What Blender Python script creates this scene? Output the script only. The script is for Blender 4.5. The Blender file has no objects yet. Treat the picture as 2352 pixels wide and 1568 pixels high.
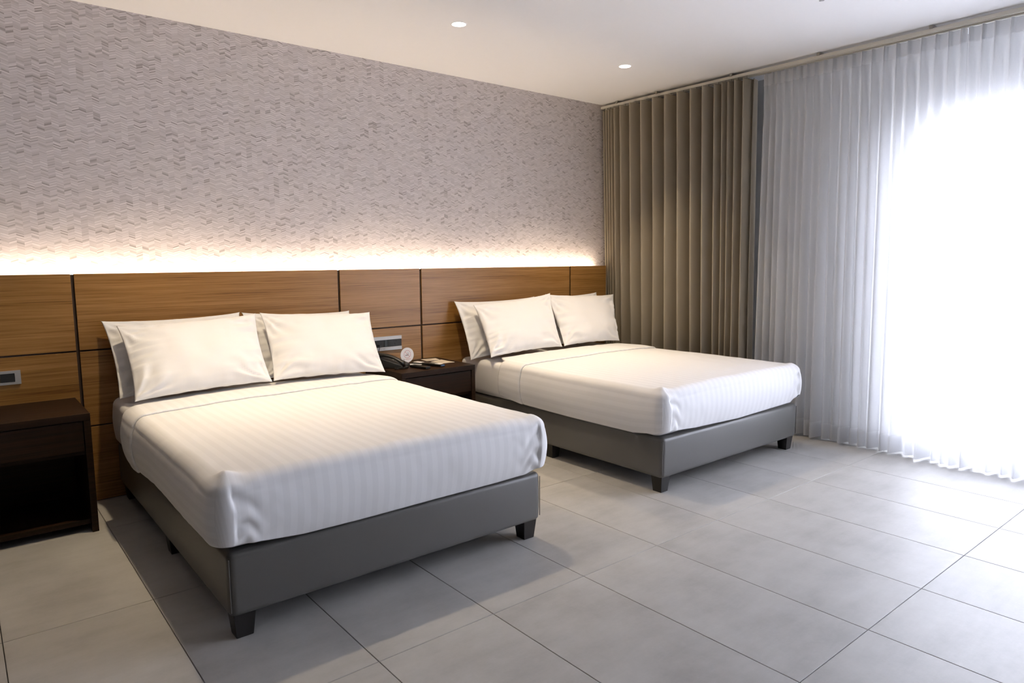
import bpy, math, random
import numpy as np
from mathutils import Vector, Matrix

# ------------------------------------------------------------------ camera, world, exposure
SC = bpy.context.scene
COL = SC.collection
cam_data = bpy.data.cameras.new('camera')
cam = bpy.data.objects.new('camera', cam_data)
COL.objects.link(cam)
cam_data.sensor_fit = 'HORIZONTAL'
cam_data.sensor_width = 36.0
cam_data.lens = 36.0 * 1574.4 / 2352.0
cam_data.clip_start = 0.05
def camera_matrix(yaw, pitch, roll, loc):
    cy, sy, cp, sp = math.cos(yaw), math.sin(yaw), math.cos(pitch), math.sin(pitch)
    f = Vector((sy * cp, cy * cp, -sp))
    r = Vector((cy, -sy, 0.0))
    u = r.cross(f)
    cr, sr = math.cos(roll), math.sin(roll)
    r2 = r * cr + u * sr
    u2 = u * cr - r * sr
    m = Matrix((r2, u2, -f)).transposed().to_4x4()
    m.translation = Vector(loc)
    return m
cam.matrix_world = camera_matrix(0.68607, 0.11982, -0.00609, (0, 0, 1.37955))
SC.camera = cam

SC.view_settings.view_transform = 'Standard'
SC.view_settings.look = 'None'
SC.view_settings.gamma = 1.0
SC.view_settings.use_curve_mapping = False
SC.view_settings.exposure = 0.33

DAY = (0.83, 0.85, 1.0)          # overcast daylight
DAY_STRENGTH = 22.5
COVE_POWER = 19.0
COVE_COLOR = (1.0, 0.79, 0.57)
LAMP_POWER = 7.8
LAMP_COLOR = (1.0, 0.80, 0.53)

world = bpy.data.worlds.new('overcast_sky')
SC.world = world
world.use_nodes = True
bg = world.node_tree.nodes['Background']
bg.inputs['Color'].default_value = (*DAY, 1)
bg.inputs['Strength'].default_value = DAY_STRENGTH

# portal in the window opening (samples the sky through the glass)
pd = bpy.data.lights.new('window_portal', 'AREA')
pd.shape = 'RECTANGLE'; pd.size = 3.30; pd.size_y = 2.14
pd.cycles.is_portal = True
po = bpy.data.objects.new('window_portal', pd)
COL.objects.link(po)
po.matrix_world = Matrix(((0, 0, 1, 5.30), (1, 0, 0, 0.35), (0, 1, 0, 1.168), (0, 0, 0, 1)))

# ------------------------------------------------------------------ node helpers
def new_mat(name):
    m = bpy.data.materials.new(name); m.use_nodes = True
    nt = m.node_tree; nt.nodes.clear()
    out = nt.nodes.new('ShaderNodeOutputMaterial')
    return m, nt, out
def N(nt, kind, **kw):
    n = nt.nodes.new('ShaderNode' + kind)
    for k, v in kw.items():
        setattr(n, k, v)
    return n
def val(nt, sock, v):
    if isinstance(v, (int, float)): sock.default_value = v
    elif isinstance(v, (tuple, list)): sock.default_value = (*v, 1) if len(v) == 3 and len(sock.default_value) == 4 else v
    else: nt.links.new(v, sock)
def M(nt, op, a, b=0.0, c=0.0, clamp=False):
    n = N(nt, 'Math', operation=op); n.use_clamp = clamp
    for i, v in enumerate((a, b, c)): val(nt, n.inputs[i], v)
    return n.outputs[0]
def mixc(nt, f, a, b, mode='MIX'):
    n = N(nt, 'Mix', data_type='RGBA', blend_type=mode)
    val(nt, n.inputs[0], f); val(nt, n.inputs[6], a); val(nt, n.inputs[7], b)
    return n.outputs[2]
def noise(nt, vec, scale, detail=3, rough=0.5, dims='3D'):
    n = N(nt, 'TexNoise', noise_dimensions=dims)
    n.inputs['Scale'].default_value = scale; n.inputs['Detail'].default_value = detail
    n.inputs['Roughness'].default_value = rough
    nt.links.new(vec, n.inputs['Vector'])
    return n.outputs['Fac']
def ramp(nt, f, stops):
    n = N(nt, 'ValToRGB')
    e = n.color_ramp.elements
    while len(e) > 1: e.remove(e[0])
    e[0].position = stops[0][0]; e[0].color = (*stops[0][1], 1)
    for p, c in stops[1:]:
        x = e.new(p); x.color = (*c, 1)
    nt.links.new(f, n.inputs['Fac'])
    return n.outputs['Color']
def position(nt): return N(nt, 'NewGeometry').outputs['Position']
def scaled(nt, vec, s, off=None):
    n = N(nt, 'Mapping'); nt.links.new(vec, n.inputs['Vector'])
    n.inputs['Scale'].default_value = s
    if off is not None: n.inputs['Location'].default_value = off
    return n.outputs[0]
def principled(nt, out, color, rough=0.6, spec=0.5, metal=0.0, bump=None, bstr=0.2, bdist=0.002, sheen=0.0, coat=0.0):
    b = N(nt, 'BsdfPrincipled')
    val(nt, b.inputs['Base Color'], color); val(nt, b.inputs['Roughness'], rough)
    b.inputs['Specular IOR Level'].default_value = spec
    b.inputs['Metallic'].default_value = metal
    b.inputs['Sheen Weight'].default_value = sheen
    b.inputs['Coat Weight'].default_value = coat
    if bump is not None:
        bp = N(nt, 'Bump'); bp.inputs['Strength'].default_value = bstr; bp.inputs['Distance'].default_value = bdist
        nt.links.new(bump, bp.inputs['Height']); nt.links.new(bp.outputs[0], b.inputs['Normal'])
    nt.links.new(b.outputs[0], out.inputs['Surface'])
    return b
def plain(name, color, rough=0.6, spec=0.5, metal=0.0, grain=0.04, gscale=40, **kw):
    m, nt, out = new_mat(name)
    p = position(nt)
    n = noise(nt, p, gscale, 3)
    c1 = tuple(c * (1 - grain) for c in color); c2 = tuple(min(1, c * (1 + grain)) for c in color)
    principled(nt, out, mixc(nt, n, c1, c2), rough, spec, metal, **kw)
    return m

# ------------------------------------------------------------------ materials
def mat_wallpaper():
    m, nt, out = new_mat('chevron_wallpaper')
    pos = position(nt)
    s = N(nt, 'SeparateXYZ'); nt.links.new(pos, s.inputs[0])
    w, h = 0.034, 0.0135
    xs = M(nt, 'DIVIDE', s.outputs[0], w)
    col = M(nt, 'FLOOR', xs)
    fr = M(nt, 'SUBTRACT', xs, col)
    half = M(nt, 'MULTIPLY', col, 0.5)
    odd = M(nt, 'GREATER_THAN', M(nt, 'FRACT', half), 0.25)
    tri = M(nt, 'ABSOLUTE', M(nt, 'SUBTRACT', fr, odd))           # zigzag 0..1
    z2 = M(nt, 'SUBTRACT', s.outputs[2], M(nt, 'MULTIPLY', tri, 0.0115))
    zs = M(nt, 'DIVIDE', z2, h)
    row = M(nt, 'FLOOR', zs); rf = M(nt, 'SUBTRACT', zs, row)
    cv = N(nt, 'CombineXYZ'); nt.links.new(col, cv.inputs[0]); nt.links.new(row, cv.inputs[1])
    wn = N(nt, 'TexWhiteNoise', noise_dimensions='3D'); nt.links.new(cv.outputs[0], wn.inputs['Vector'])
    ws = N(nt, 'SeparateColor'); nt.links.new(wn.outputs['Color'], ws.inputs[0])
    r1, r2, r3 = ws.outputs[0], ws.outputs[1], ws.outputs[2]
    # some strips are split into two thin ones
    split = M(nt, 'MULTIPLY', M(nt, 'GREATER_THAN', r2, 0.45), M(nt, 'GREATER_THAN', rf, 0.5))
    tone = M(nt, 'FRACT', M(nt, 'ADD', r1, M(nt, 'MULTIPLY', split, r3)))
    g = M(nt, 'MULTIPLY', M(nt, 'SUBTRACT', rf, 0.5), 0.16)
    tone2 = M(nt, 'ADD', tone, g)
    colr = ramp(nt, tone2, [(0.0, (0.35, 0.312, 0.305)), (0.04, (0.44, 0.395, 0.39)), (0.10, (0.60, 0.55, 0.548)), (0.35, (0.71, 0.652, 0.655)),
                            (0.75, (0.80, 0.74, 0.745)), (1.0, (0.89, 0.83, 0.835))])
    # thin dark lower lip of each strip
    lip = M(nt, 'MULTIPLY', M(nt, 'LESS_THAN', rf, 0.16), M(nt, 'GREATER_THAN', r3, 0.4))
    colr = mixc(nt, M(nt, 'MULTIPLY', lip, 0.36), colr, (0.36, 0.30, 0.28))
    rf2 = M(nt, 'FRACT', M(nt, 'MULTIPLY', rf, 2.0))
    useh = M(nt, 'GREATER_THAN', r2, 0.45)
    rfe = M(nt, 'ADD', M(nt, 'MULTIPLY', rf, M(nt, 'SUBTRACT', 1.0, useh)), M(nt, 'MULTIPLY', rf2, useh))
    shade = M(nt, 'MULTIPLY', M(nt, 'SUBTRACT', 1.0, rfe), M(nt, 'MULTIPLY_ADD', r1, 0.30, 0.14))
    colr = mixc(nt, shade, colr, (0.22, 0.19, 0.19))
    big = noise(nt, scaled(nt, pos, (6, 1, 6)), 1.0, 2)
    colr = mixc(nt, M(nt, 'MULTIPLY', M(nt, 'SUBTRACT', big, 0.4, clamp=True), 0.6), colr, (0.70, 0.66, 0.62))
    grain = noise(nt, scaled(nt, pos, (60, 1, 900)), 1.0, 2)
    colr = mixc(nt, 0.10, colr, mixc(nt, grain, (0.4, 0.36, 0.35), (0.85, 0.8, 0.78)))
    principled(nt, out, colr, 0.62, 0.25, bump=M(nt, 'ADD', tone, M(nt, 'MULTIPLY', lip, -0.5)), bstr=0.12, bdist=0.001)
    return m
def mat_wood(name, dark, mid, light, rough=0.34, sx=1.2, sz=70.0, spec=0.5, axis='x'):
    m, nt, out = new_mat(name)
    pos = position(nt)
    oi = N(nt, 'ObjectInfo')
    off = N(nt, 'VectorMath', operation='ADD'); nt.links.new(pos, off.inputs[0])
    cx = N(nt, 'CombineXYZ'); r = M(nt, 'MULTIPLY', oi.outputs['Random'], 30)
    for i in range(3): nt.links.new(r, cx.inputs[i])
    nt.links.new(cx.outputs[0], off.inputs[1])
    S = (sx, sz, sz) if axis == 'x' else (sz, sx, sz)
    a = noise(nt, scaled(nt, off.outputs[0], S), 1.0, 4, 0.62)
    b = noise(nt, scaled(nt, off.outputs[0], (S[0] * 3.5, S[1] * 3.6, S[2] * 3.6)), 1.0, 3, 0.6)
    c = noise(nt, scaled(nt, off.outputs[0], (S[0] * .5, S[1] * .16, S[2] * .16)), 1.0, 2, 0.5)
    f = M(nt, 'ADD', M(nt, 'ADD', M(nt, 'MULTIPLY', a, 0.55), M(nt, 'MULTIPLY', b, 0.35)), M(nt, 'MULTIPLY', c, 0.25))
    colr = ramp(nt, f, [(0.38, dark), (0.52, mid), (0.70, light)])
    rr = M(nt, 'MULTIPLY_ADD', b, 0.18, rough - 0.08)
    principled(nt, out, colr, rr, spec, bump=f, bstr=0.15, bdist=0.0008)
    return m
def mat_tile():
    m, nt, out = new_mat('porcelain_tile')
    pos = position(nt)
    oi = N(nt, 'ObjectInfo')
    cx = N(nt, 'CombineXYZ'); r = M(nt, 'MULTIPLY', oi.outputs['Random'], 40)
    for i in range(3): nt.links.new(r, cx.inputs[i])
    off = N(nt, 'VectorMath', operation='ADD'); nt.links.new(pos, off.inputs[0]); nt.links.new(cx.outputs[0], off.inputs[1])
    a = noise(nt, off.outputs[0], 3.2, 7, 0.62)
    b = noise(nt, scaled(nt, off.outputs[0], (1.2, 5, 1)), 2.0, 6, 0.65)
    c = noise(nt, off.outputs[0], 90, 3, 0.6)
    f = M(nt, 'ADD', M(nt, 'MULTIPLY', a, 0.6), M(nt, 'ADD', M(nt, 'MULTIPLY', b, 0.35), M(nt, 'MULTIPLY', c, 0.08)))
    colr = ramp(nt, f, [(0.36, (0.345, 0.334, 0.316)), (0.5, (0.408, 0.397, 0.380)), (0.65, (0.462, 0.452, 0.436))])
    tint = M(nt, 'MULTIPLY_ADD', oi.outputs['Random'], 0.08, 0.96)
    cm = N(nt, 'CombineColor')
    for i in range(3): nt.links.new(tint, cm.inputs[i])
    colr = mixc(nt, 1.0, colr, cm.outputs[0], 'MULTIPLY')
    principled(nt, out, colr, M(nt, 'MULTIPLY_ADD', a, 0.14, 0.40), 0.5, bump=c, bstr=0.03, bdist=0.0005)
    return m
def mat_linen(stripes=True, name='white_satin_stripe', base=(0.84, 0.835, 0.845)):
    m, nt, out = new_mat(name)
    pos = position(nt)
    weave = noise(nt, pos, 900, 2)
    soft = noise(nt, pos, 9, 3)
    if stripes:
        uv = N(nt, 'UVMap'); s = N(nt, 'SeparateXYZ'); nt.links.new(uv.outputs[0], s.inputs[0])
        fr = M(nt, 'FRACT', M(nt, 'DIVIDE', s.outputs[0], 0.052))
        band = M(nt, 'LESS_THAN', fr, 0.5)
        colr = mixc(nt, band, tuple(c * 0.970 for c in base), tuple(min(1, c * 1.012) for c in base))
        rgh = M(nt, 'MULTIPLY_ADD', band, -0.05, 0.66)
    else:
        colr = mixc(nt, soft, tuple(c * 0.98 for c in base), base); rgh = 0.75
    b = principled(nt, out, colr, rgh, 0.3, bump=M(nt, 'ADD', M(nt, 'MULTIPLY', weave, 0.12), soft), bstr=0.10, bdist=0.003, sheen=0.1)
    return m
def mat_fabric(name, color, rough=0.9, sc=700, var=0.12):
    m, nt, out = new_mat(name)
    pos = position(nt)
    a = noise(nt, scaled(nt, pos, (1, 1, 0.35)), sc, 2); b = noise(nt, scaled(nt, pos, (4, 4, 1)), 3, 2)
    f = M(nt, 'MULTIPLY_ADD', a, 0.7, M(nt, 'MULTIPLY', b, 0.3))
    principled(nt, out, mixc(nt, f, tuple(c * (1 - var) for c in color), tuple(c * (1 + var) for c in color)), rough, 0.2, bump=a, bstr=0.2, bdist=0.001, sheen=0.2)
    return m
def mat_sheer(name, trans=0.30, color=(0.90, 0.90, 0.91)):
    m, nt, out = new_mat(name)
    pos = position(nt)
    th = noise(nt, scaled(nt, pos, (500, 500, 60)), 1.0, 2)
    d = N(nt, 'BsdfDiffuse'); t = N(nt, 'BsdfTranslucent'); tr = N(nt, 'BsdfTransparent')
    c = mixc(nt, th, tuple(x * 0.94 for x in color), color)
    nt.links.new(c, d.inputs[0]); nt.links.new(c, t.inputs[0])
    m1 = N(nt, 'MixShader'); m1.inputs[0].default_value = 0.46
    nt.links.new(d.outputs[0], m1.inputs[1]); nt.links.new(t.outputs[0], m1.inputs[2])
    m2 = N(nt, 'MixShader'); val(nt, m2.inputs[0], M(nt, 'MULTIPLY_ADD', th, 0.12, trans - 0.06))
    nt.links.new(m1.outputs[0], m2.inputs[1]); nt.links.new(tr.outputs[0], m2.inputs[2])
    nt.links.new(m2.outputs[0], out.inputs['Surface'])
    return m
def mat_glass():
    m, nt, out = new_mat('window_glass')
    tr = N(nt, 'BsdfTransparent'); tr.inputs[0].default_value = (0.97, 0.985, 0.98, 1)
    g = N(nt, 'BsdfGlossy'); g.inputs['Roughness'].default_value = 0.02
    lw = N(nt, 'LayerWeight'); lw.inputs[0].default_value = 0.25
    mx = N(nt, 'MixShader'); nt.links.new(M(nt, 'MULTIPLY_ADD', lw.outputs['Fresnel'], 0.6, 0.03, clamp=True), mx.inputs[0])
    nt.links.new(tr.outputs[0], mx.inputs[1]); nt.links.new(g.outputs[0], mx.inputs[2])
    nt.links.new(mx.outputs[0], out.inputs['Surface'])
    return m
def mat_emit(name, color, strength):
    m, nt, out = new_mat(name)
    e = N(nt, 'Emission'); e.inputs[0].default_value = (*color, 1); e.inputs[1].default_value = strength
    nt.links.new(e.outputs[0], out.inputs['Surface'])
    return m

WALLPAPER = mat_wallpaper()
TEAK = mat_wood('teak_veneer', (0.11, 0.044, 0.008), (0.29, 0.138, 0.033), (0.43, 0.225, 0.070), sz=120.0, sx=1.6)
WALNUT = mat_wood('dark_walnut_veneer', (0.007, 0.0033, 0.0016), (0.017, 0.0078, 0.0036), (0.031, 0.0145, 0.007), rough=0.45, sz=60, spec=0.2)
GROOVE = plain('dark_groove', (0.055, 0.033, 0.022), 0.7)
TILE = mat_tile()
GROUT = plain('grey_grout', (0.20, 0.19, 0.175), 0.9)
PAINT = plain('ceiling_paint', (0.86, 0.86, 0.87), 0.85, 0.2, grain=0.01)
WALLPAINT = plain('wall_paint', (0.11, 0.10, 0.09), 0.85, 0.2, grain=0.01)
DARKWALL = plain('plain_wall_paint', (0.60, 0.60, 0.60), 0.85, 0.2, grain=0.02)
STRIPE = mat_linen(True)
LINEN = mat_linen(False, 'white_cotton')
PILLOW = mat_linen(False, 'white_pillowcase', (0.84, 0.835, 0.845))
LEATHER = plain('taupe_leatherette', (0.118, 0.114, 0.108), 0.36, 0.6, grain=0.05, gscale=260, bump=None)
LEGWOOD = plain('dark_leg_wood', (0.012, 0.010, 0.009), 0.4)
DRAPE = mat_fabric('taupe_blackout_cloth', (0.37, 0.32, 0.245))
SHEER = mat_sheer('white_sheer_voile', 0.18)
SHEERHEM = mat_sheer('white_sheer_double_layer', 0.05)
RAILMAT = plain('cream_aluminium', (0.72, 0.69, 0.61), 0.4, 0.5, grain=0.02)
CLEARPL = plain('clear_bracket_plastic', (0.40, 0.38, 0.33), 0.3)
BLACK = plain('black_plastic', (0.010, 0.011, 0.011), 0.32)
BLACK2 = plain('matt_black_plastic', (0.022, 0.024, 0.024), 0.5)
GREYKEY = plain('pale_grey_keys', (0.42, 0.43, 0.38), 0.5)
SILVER = plain('brushed_silver', (0.50, 0.50, 0.50), 0.38, 0.5, 0.35, gscale=120)
WHITEPL = plain('white_acrylic', (0.80, 0.78, 0.79), 0.35)
PAPER = plain('cream_paper', (0.62, 0.55, 0.45), 0.8)
RED = plain('red_print', (0.62, 0.20, 0.22), 0.6)
GREYPRINT = plain('grey_print', (0.16, 0.14, 0.14), 0.6)
BLUE = plain('blue_print', (0.08, 0.16, 0.32), 0.5)
FRAMEW = plain('white_aluminium', (0.72, 0.72, 0.72), 0.4)
CONCRETE = plain('balcony_concrete', (0.45, 0.44, 0.43), 0.9, grain=0.08, gscale=6)
CHROME = plain('chrome', (0.45, 0.45, 0.47), 0.4, 0.5, 0.3)
GLASS = mat_glass()
LEDMAT = mat_emit('led_strip_light', COVE_COLOR, 12.0)
DISCMAT = mat_emit('downlight_diffuser', (1.0, 0.97, 0.93), 9.0)

# ------------------------------------------------------------------ object helpers
class MB:
    """Collects simple shapes; build() links them as ONE mesh object (world coordinates)."""
    def __init__(s): s.v = []; s.f = []
    def add(s, v, f):
        n = len(s.v); s.v += [tuple(p) for p in v]; s.f += [tuple(i + n for i in q) for q in f]; return s
    def box(s, x0, y0, z0, x1, y1, z1):
        v = [(x0, y0, z0), (x1, y0, z0), (x1, y1, z0), (x0, y1, z0), (x0, y0, z1), (x1, y0, z1), (x1, y1, z1), (x0, y1, z1)]
        return s.add(v, [(0, 3, 2, 1), (4, 5, 6, 7), (0, 1, 5, 4), (1, 2, 6, 5), (2, 3, 7, 6), (3, 0, 4, 7)])
    def obox(s, c, half, m3):
        v = []
        for sz in (-1, 1):
            for sx, sy in ((-1, -1), (1, -1), (1, 1), (-1, 1)):
                v.append(Vector(c) + m3 @ Vector((sx * half[0], sy * half[1], sz * half[2])))
        return s.add(v, [(0, 3, 2, 1), (4, 5, 6, 7), (0, 1, 5, 4), (1, 2, 6, 5), (2, 3, 7, 6), (3, 0, 4, 7)])
    def loft(s, rings, cap=True):
        n = len(rings[0]); b = len(s.v)
        for r in rings: s.v += [tuple(p) for p in r]
        for k in range(len(rings) - 1):
            for i in range(n):
                j = (i + 1) % n
                s.f.append((b + k * n + i, b + k * n + j, b + (k + 1) * n + j, b + (k + 1) * n + i))
        if cap:
            s.f.append(tuple(b + i for i in reversed(range(n)))); s.f.append(tuple(b + (len(rings) - 1) * n + i for i in range(n)))
        return s
    def cyl(s, c, r0, r1, h, n=24, axis='z'):
        rings = []
        for t, r in ((0, r0), (h, r1)):
            ring = []
            for i in range(n):
                a = 2 * math.pi * i / n; p = (r * math.cos(a), r * math.sin(a), t)
                if axis == 'y': p = (p[0], -p[2], p[1])
                if axis == 'x': p = (p[2], p[0], p[1])
                ring.append((c[0] + p[0], c[1] + p[1], c[2] + p[2]))
            rings.append(ring)
        return s.loft(rings)
    def tube(s, pts, r, n=8):
        pts = [Vector(p) for p in pts]; rings = []
        for i, p in enumerate(pts):
            d = (pts[min(i + 1, len(pts) - 1)] - pts[max(i - 1, 0)]).normalized()
            a = d.cross(Vector((0, 0, 1)))
            if a.length < 1e-3: a = Vector((1, 0, 0))
            a.normalize(); b = d.cross(a)
            rings.append([p + a * r * math.cos(2 * math.pi * k / n) + b * r * math.sin(2 * math.pi * k / n) for k in range(n)])
        return s.loft(rings)
    def build(s, name, mat, parent=None, smooth=False, bevel=0.0, seg=2, **kw):
        me = bpy.data.meshes.new(name); me.from_pydata(s.v, [], s.f); me.update()
        return link(name, me, mat, parent, smooth, bevel, seg, **kw)
def link(name, me, mat, parent=None, smooth=False, bevel=0.0, seg=2, label=None, cat=None, group=None, kind=None):
    o = bpy.data.objects.new(name, me)
    if mat is not None: me.materials.append(mat)
    if smooth: me.polygons.foreach_set('use_smooth', [True] * len(me.polygons))
    COL.objects.link(o)
    if parent is not None:
        o.parent = parent
        L = parent.location.copy()
        if parent.parent: L += parent.parent.location
        if not parent.get('_child_mesh') and L.length > 0: me.transform(Matrix.Translation(-L))
    if bevel > 0:
        b = o.modifiers.new('bevel', 'BEVEL'); b.width = bevel; b.segments = seg; b.limit_method = 'ANGLE'; b.angle_limit = math.radians(40)
        me.polygons.foreach_set('use_smooth', [True] * len(me.polygons))
        b.harden_normals = True
    tag(o, label, cat, group, kind)
    return o
def tag(o, label=None, cat=None, group=None, kind=None):
    if label: o['label'] = label
    if cat: o['category'] = cat
    if group: o['group'] = group
    if kind: o['kind'] = kind
    return o
def thing(name, label, cat, loc, group=None, kind=None):
    o = bpy.data.objects.new(name, None); COL.objects.link(o); o.location = loc; o.empty_display_size = 0.1
    return tag(o, label, cat, group, kind)
def grid_mesh(name, P, UV=None, wrap=False):
    """P: (n,m,3) array -> quad grid mesh"""
    n, m, _ = P.shape
    idx = np.arange(n * m).reshape(n, m)
    q = np.stack([idx[:-1, :-1], idx[1:, :-1], idx[1:, 1:], idx[:-1, 1:]], -1).reshape(-1, 4)
    me = bpy.data.meshes.new(name); me.from_pydata(P.reshape(-1, 3).tolist(), [], q.tolist())
    if UV is not None:
        lay = me.uv_layers.new(name='UVMap'); uv = UV.reshape(-1, 2)[q.reshape(-1)]
        lay.data.foreach_set('uv', uv.reshape(-1).astype(np.float32))
    me.update(); return me
_rng = np.random.RandomState(5)
_T = _rng.rand(64, 64, 8)
def vnoise(x, y, k=0):
    """smooth 2-D value noise, -1..1"""
    x = np.asarray(x, float); y = np.asarray(y, float)
    xi = np.floor(x).astype(int); yi = np.floor(y).astype(int); fx = x - xi; fy = y - yi
    fx = fx * fx * (3 - 2 * fx); fy = fy * fy * (3 - 2 * fy)
    g = lambda a, b: _T[a % 64, b % 64, k % 8]
    return 2 * ((g(xi, yi) * (1 - fx) + g(xi + 1, yi) * fx) * (1 - fy) + (g(xi, yi + 1) * (1 - fx) + g(xi + 1, yi + 1) * fx) * fy) - 1
def smooth01(t): t = np.clip(t, 0, 1); return t * t * (3 - 2 * t)

# ------------------------------------------------------------------ the room
YW, XR, ZC = 4.62, 5.25, 2.811
XL, YF = -1.45, -1.95
floor = MB().box(XL, YF, -0.12, XR, YW, -0.012).build('floor', GROUT, kind='structure')
GX0, TW, GY0, TL = 1.047, 0.5, 3.992, 0.98846
tile_cache = {}
for i in range(-7, 9):
    for k in range(-1, 7):
        x0, x1 = GX0 + TW * i, GX0 + TW * (i + 1); y1 = GY0 - TL * k; y0 = y1 - TL
        x0, x1, y0, y1 = max(x0, XL), min(x1, XR), max(y0, YF), min(y1, YW)
        if x1 - x0 < .02 or y1 - y0 < .02: continue
        g = 0.0013; sx, sy = round(x1 - x0 - 2 * g, 4), round(y1 - y0 - 2 * g, 4)
        key = (sx, sy)
        if key not in tile_cache:
            me = bpy.data.meshes.new('tile'); b = MB()
            e = 0.0012
            b.loft([[(0, 0, -.0118), (sx, 0, -.0118), (sx, sy, -.0118), (0, sy, -.0118)], [(0, 0, -e), (sx, 0, -e), (sx, sy, -e), (0, sy, -e)],
                    [(e, e, 0), (sx - e, e, 0), (sx - e, sy - e, 0), (e, sy - e, 0)]])
            me.from_pydata(b.v, [], b.f); me.materials.append(TILE); me.update(); tile_cache[key] = me
        t = bpy.data.objects.new('tile', tile_cache[key]); COL.objects.link(t); t.parent = floor
        t.location = (x0 + g, y0 + g, 0)
MB().box(XL, YF, ZC, XR + .2, YW + .1, ZC + .12).build('ceiling', PAINT, kind='structure')
MB().box(XL, YW, -0.12, XR, YW + .1, ZC).build('wall_back', WALLPAPER, kind='structure')
MB().box(XL - .1, YF, -0.12, XL, YW, ZC).build('wall_left', WALLPAINT, kind='structure')
MB().box(XL - .1, YF - .1, -0.12, XR, YF, ZC).build('wall_front', WALLPAINT, kind='structure')
WY0, WY1, WZ0, WZ1 = -1.30, 2.00, 0.085, 2.25
wr = MB()
wr.box(XR, WY1, -.12, XR + .18, YW + .1, ZC); wr.box(XR, YF - .1, -.12, XR + .18, WY0, ZC)
wr.box(XR, WY0, WZ1, XR + .18, WY1, ZC); wr.box(XR, WY0, -.12, XR + .18, WY1, WZ0)
wr.build('wall_right', DARKWALL, kind='structure')
# sliding glass door in the opening
win = thing('window_1', None, None, (XR + .1, (WY0 + WY1) / 2, WZ0), kind='structure')
fx0, fx1 = XR + .05, XR + .13
fr = MB(); fw = .05
fr.box(fx0, WY0, WZ0, fx1, WY0 + fw, WZ1); fr.box(fx0, WY1 - fw, WZ0, fx1, WY1, WZ1)
fr.box(fx0, WY0 + fw, WZ1 - fw, fx1, WY1 - fw, WZ1); fr.box(fx0, WY0 + fw, WZ0, fx1, WY1 - fw, WZ0 + fw)
fr.build('window_frame', FRAMEW, win, bevel=.003)
ym = (WY0 + WY1) / 2
for a, b_, xo in ((WY0 + fw, ym + .03, 0.0), (ym - .03, WY1 - fw, .03)):
    s = MB(); z0, z1 = WZ0 + fw, WZ1 - fw; x0 = fx0 + .008 + xo; x1 = x0 + .028
    s.box(x0, a, z0, x1, a + .055, z1); s.box(x0, b_ - .055, z0, x1, b_, z1); s.box(x0, a + .055, z0, x1, b_ - .055, z0 + .06); s.box(x0, a + .055, z1 - .05, x1, b_ - .055, z1)
    so = s.build('sash', FRAMEW, win, bevel=.002)
    p = MB().box(x0 + .011, a + .053, z0 + .058, x0 + .017, b_ - .053, z1 - .048)
    me = bpy.data.meshes.new('pane'); me.from_pydata(p.v, [], p.f); me.transform(Matrix.Translation(-win.location)); me.materials.append(GLASS)
    po_ = bpy.data.objects.new('pane', me); COL.objects.link(po_); po_.parent = so
MB().box(XR + .18, WY0 - 2.0, -.16, XR + 3.2, WY1 + 2.0, -.02).build('balcony_slab', CONCRETE, label='pale concrete balcony slab outside the glass door, behind the sheer curtains', cat='balcony')

# ------------------------------------------------------------------ headboard panelling
hb = thing('headboard_panelling', 'teak wall panelling with dark grooves running behind both beds', 'headboard', (2.0, 4.54, 0))
HX0, HX1, HZ = -1.44, 4.845, 1.311
MB().box(HX0, 4.512, 0.0, HX1, 4.542, HZ - .004).build('backing_board', GROOVE, hb)
xs = [-1.44, -1.06, 0.533, 2.118, 2.787, 4.372, HX1]
rows = [(0.004, 0.440), (0.448, 0.874), (0.884, HZ)]
for a, b_ in zip(xs[:-1], xs[1:]):
    for z0, z1 in rows:
        g = .008
        MB().box(a + g if a > HX0 else a, 4.500, z0, b_ - g if b_ < HX1 else b_, 4.514, z1).build('panel', TEAK, hb, bevel=.0012, seg=1)
# LED strip in the cove behind the panelling
led = thing('cove_light', 'warm glowing light strip hidden along the top edge behind the teak panelling', 'light strip', (1.3, 4.58, 1.2))
MB().box(HX0 + .03, 4.5425, 1.262, HX1 - .03, 4.6195, 1.272).build('channel', WHITEPL, led)
MB().box(HX0 + .05, 4.560, 1.272, HX1 - .05, 4.572, 1.2755).build('diffuser', LEDMAT, led)
ld = bpy.data.lights.new('cove_glow', 'AREA'); ld.shape = 'RECTANGLE'; ld.size = HX1 - HX0 - .12; ld.size_y = .012
ld.energy = COVE_POWER; ld.color = COVE_COLOR
lo = bpy.data.objects.new('cove_glow', ld); COL.objects.link(lo); lo.parent = led
lo.location = ((HX0 + HX1) / 2 - 1.3, -.014, 0.0775); lo.rotation_euler = (math.pi - math.radians(28), 0, 0)

# ------------------------------------------------------------------ downlights
def downlight(x, y, label, power=LAMP_POWER):
    t = thing('downlight', label, 'ceiling light', (x, y, ZC), group='recessed downlights above the beds')
    n = 40; r0, r1 = .043, .049
    ring = MB()
    prof = [(r0, -.0008), (r0 + .001, -.003), (r1 - .002, -.003), (r1, -.0008)]
    ring.loft([[(x + r * math.cos(2 * math.pi * i / n), y + r * math.sin(2 * math.pi * i / n), ZC + z) for i in range(n)] for r, z in prof], cap=False)
    ring.build('trim_ring', FRAMEW, t, smooth=True)
    MB().cyl((x, y, ZC - .0022), .0428, .0428, .0016, 40).build('diffuser', DISCMAT, t)
    l = bpy.data.lights.new('downlight_lamp', 'AREA'); l.shape = 'DISK'; l.size = .08; l.spread = math.radians(88);  l.energy = power; l.color = LAMP_COLOR
    o = bpy.data.objects.new('downlight_lamp', l); COL.objects.link(o); o.parent = t; o.location = (0, 0, -.004)
downlight(1.04, 3.61, 'recessed downlight above the bed nearer the camera')
downlight(2.55, 3.61, 'recessed round downlight in the middle of the ceiling')
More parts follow.
